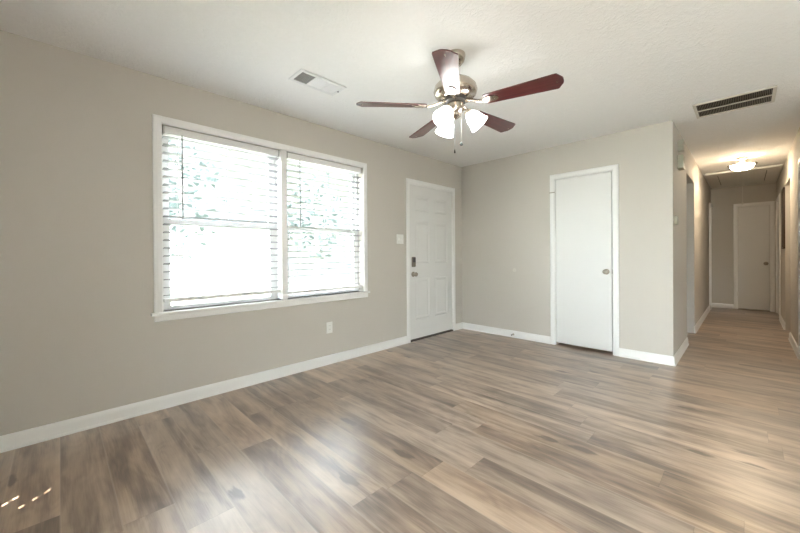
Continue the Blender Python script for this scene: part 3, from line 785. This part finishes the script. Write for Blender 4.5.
gw = empty('fill_door', ((GX0 + GX1) / 2, YB - 0.05, 0), 'glazed door added behind the viewer to let in fill daylight', 'door', None, 'structure')
mb = MB()
for xx in (GX0, (GX0 + GX1) / 2 - 0.03, GX1 - 0.06): mb.box((xx, YB - 0.09, 0), (xx + 0.06, YB - 0.03, GT))
mb.box((GX0, YB - 0.09, GT - 0.06), (GX1, YB - 0.03, GT)); mb.box((GX0, YB - 0.09, 0), (GX1, YB - 0.03, 0.06))
mb.build('door_frame', M_vinyl, gw)
mb = MB(); mb.box((GX0 + 0.04, YB - 0.062, 0.04), (GX1 - 0.04, YB - 0.058, GT - 0.04)); mb.build('pane', M_glass, gw)
# added closed blind on the back window, its five slots placed to cast sun specks
RB = YB - 0.03
slots = {0.995: (0.672, 0.720), 1.113: (0.756, 0.815, 0.872)}
HW, HH = 0.016 / 2, 0.032 / 2
bl3 = empty('sun_speck_blind', ((BX0 + BX1) / 2, YB, BZ1), 'added closed shade behind the viewer, its slots placed to cast floor sun specks', 'blind')
mb = MB(); by0, by1 = YB + 0.028, YB + 0.031
xs_ = [BX0 - 0.05]
for x_ in sorted(slots): xs_ += [x_ - HW, x_ + HW]
xs_ += [BX1 + 0.05]
for q in range(0, len(xs_), 2): mb.box((xs_[q], by0, BZ0 - 0.05), (xs_[q + 1], by1, BZ1 + 0.05))
for x_, zz in slots.items():
    zs_ = [BZ0 - 0.05]
    for z_ in zz: zs_ += [z_ - HH, z_ + HH]
    zs_ += [BZ1 + 0.05]
    for q in range(0, len(zs_), 2): mb.box((x_ - HW, by0, zs_[q]), (x_ + HW, by1, zs_[q + 1]))
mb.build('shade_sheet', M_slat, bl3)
mb = MB(); mb.box((BX0 - 0.06, YB, BZ1 + 0.04), (BX1 + 0.06, YB + 0.06, BZ1 + 0.10), 0.003); mb.box((BX0 - 0.06, YB + 0.001, BZ0 - 0.06), (BX1 + 0.06, YB + 0.034, BZ0 - 0.045)); mb.box((BX0 - 0.06, YB, BZ0 - 0.05), (BX0 - 0.048, YB + 0.034, BZ1 + 0.05)); mb.box((BX1 + 0.048, YB, BZ0 - 0.05), (BX1 + 0.06, YB + 0.034, BZ1 + 0.05))
mb.build('shade_cassette', M_vinyl, bl3)

# ------------------------------------------------------------------ outdoors
b = MB(); b.box((-40, -40, -0.45), (45, 40, -0.35)); struct('lawn_ground', b, M_lawn, 'lawn around the house', 'ground')
b = MB(); b.box((-9.0, -8.0, -0.35), (-0.16, -3.0, -0.32)); struct('driveway', b, M_concrete, 'sunlit pale driveway outside the left half of the window', 'driveway')
b = MB(); b.box((1.5, -9.0, -0.35), (6.5, YB - 0.16, -0.30)); struct('patio', b, M_bounce_patio, 'pale patio added outside the glazed door to bounce light inside', 'patio')  # patio added as a reflector for the glazed door
nh = empty('sky_screen_house', (-14, 4, -0.35), 'added grey house screening the sky behind the blinds, with a bright garage door', 'house', None, 'structure')
b = MB(); b.box((-22, -9, -0.35), (-14, 17, 7.3)); b.build('wall', M_grey_siding, nh)  # house added to screen the bright sky behind the slats
b = MB(); b.prism([(-22.5, 7.3), (-13.5, 7.3), (-13.5, 7.45), (-18, 9.4), (-22.5, 7.45)], 1, -9.5, 17.5); b.build('roof', M_roof, nh)
b = MB(); b.box((-14.02, -3.2, -0.35), (-13.92, 3.5, 2.35), 0.01)
for q in range(1, 4): b.box((-13.93, -3.1, -0.35 + q * 0.675 - 0.02), (-13.90, 3.4, -0.35 + q * 0.675 + 0.02))
b.build('bright_backdrop_door', M_white_ext, nh)  # white door added as bright backdrop low in the left window
for yy, zz in ((-5.5, 3.2), (-1.0, 3.4), (3.0, 3.4), (6.2, 3.4), (8.6, 0.6), (12.0, 3.2)):
    b = MB(); b.box((-14.03, yy - 0.6, zz), (-13.94, yy + 0.6, zz + 1.5), 0.01); wf_ = b.build('window', M_white_ext, nh)
    b = MB(); b.box((-13.95, yy - 0.5, zz + 0.1), (-13.93, yy + 0.5, zz + 1.4)); b.build('window_pane', M_slot, wf_)
rnd = random.Random(5)
def tree(loc, h, rad, label):
    t = empty('garden_tree', loc, label, 'tree', 'trees outside the window')
    L_ = Vector(loc)
    mb = MB(); mb.tube([L_, L_ + Vector((0.05, 0.03, h * 0.35)), L_ + Vector((-0.05, 0.08, h * 0.7)), L_ + Vector((0.02, 0, h * 0.95))], [0.12, 0.10, 0.07, 0.03], 12); mb.build('trunk', M_bark, t, True)
    mb = MB()
    for q in range(380):
        p = Vector((rnd.gauss(0, 1), rnd.gauss(0, 1), rnd.gauss(0, 1))).normalized() * (rnd.random() ** 0.4)
        p = L_ + Vector((p.x * rad, p.y * rad, h * 0.68 + p.z * h * 0.40))
        s = rnd.uniform(0.08, 0.17); a_ = Vector((rnd.uniform(-1, 1), rnd.uniform(-1, 1), rnd.uniform(-0.6, 0.6))).normalized(); b_ = a_.orthogonal().normalized()
        vs = [mb.bm.verts.new(p + a_ * s), mb.bm.verts.new(p + b_ * s * 0.45), mb.bm.verts.new(p - a_ * s), mb.bm.verts.new(p - b_ * s * 0.45)]
        mb.bm.faces.new(vs)
    mb.build('foliage', M_leaf, t)
    return t
tree((-8.5, -1.9, -0.36), 4.6, 1.2, 'leafy tree outside glimpsed through the left blind slats')
tree((-8.5, 2.6, -0.36), 4.4, 1.1, 'leafy tree outside glimpsed through the right blind slats')
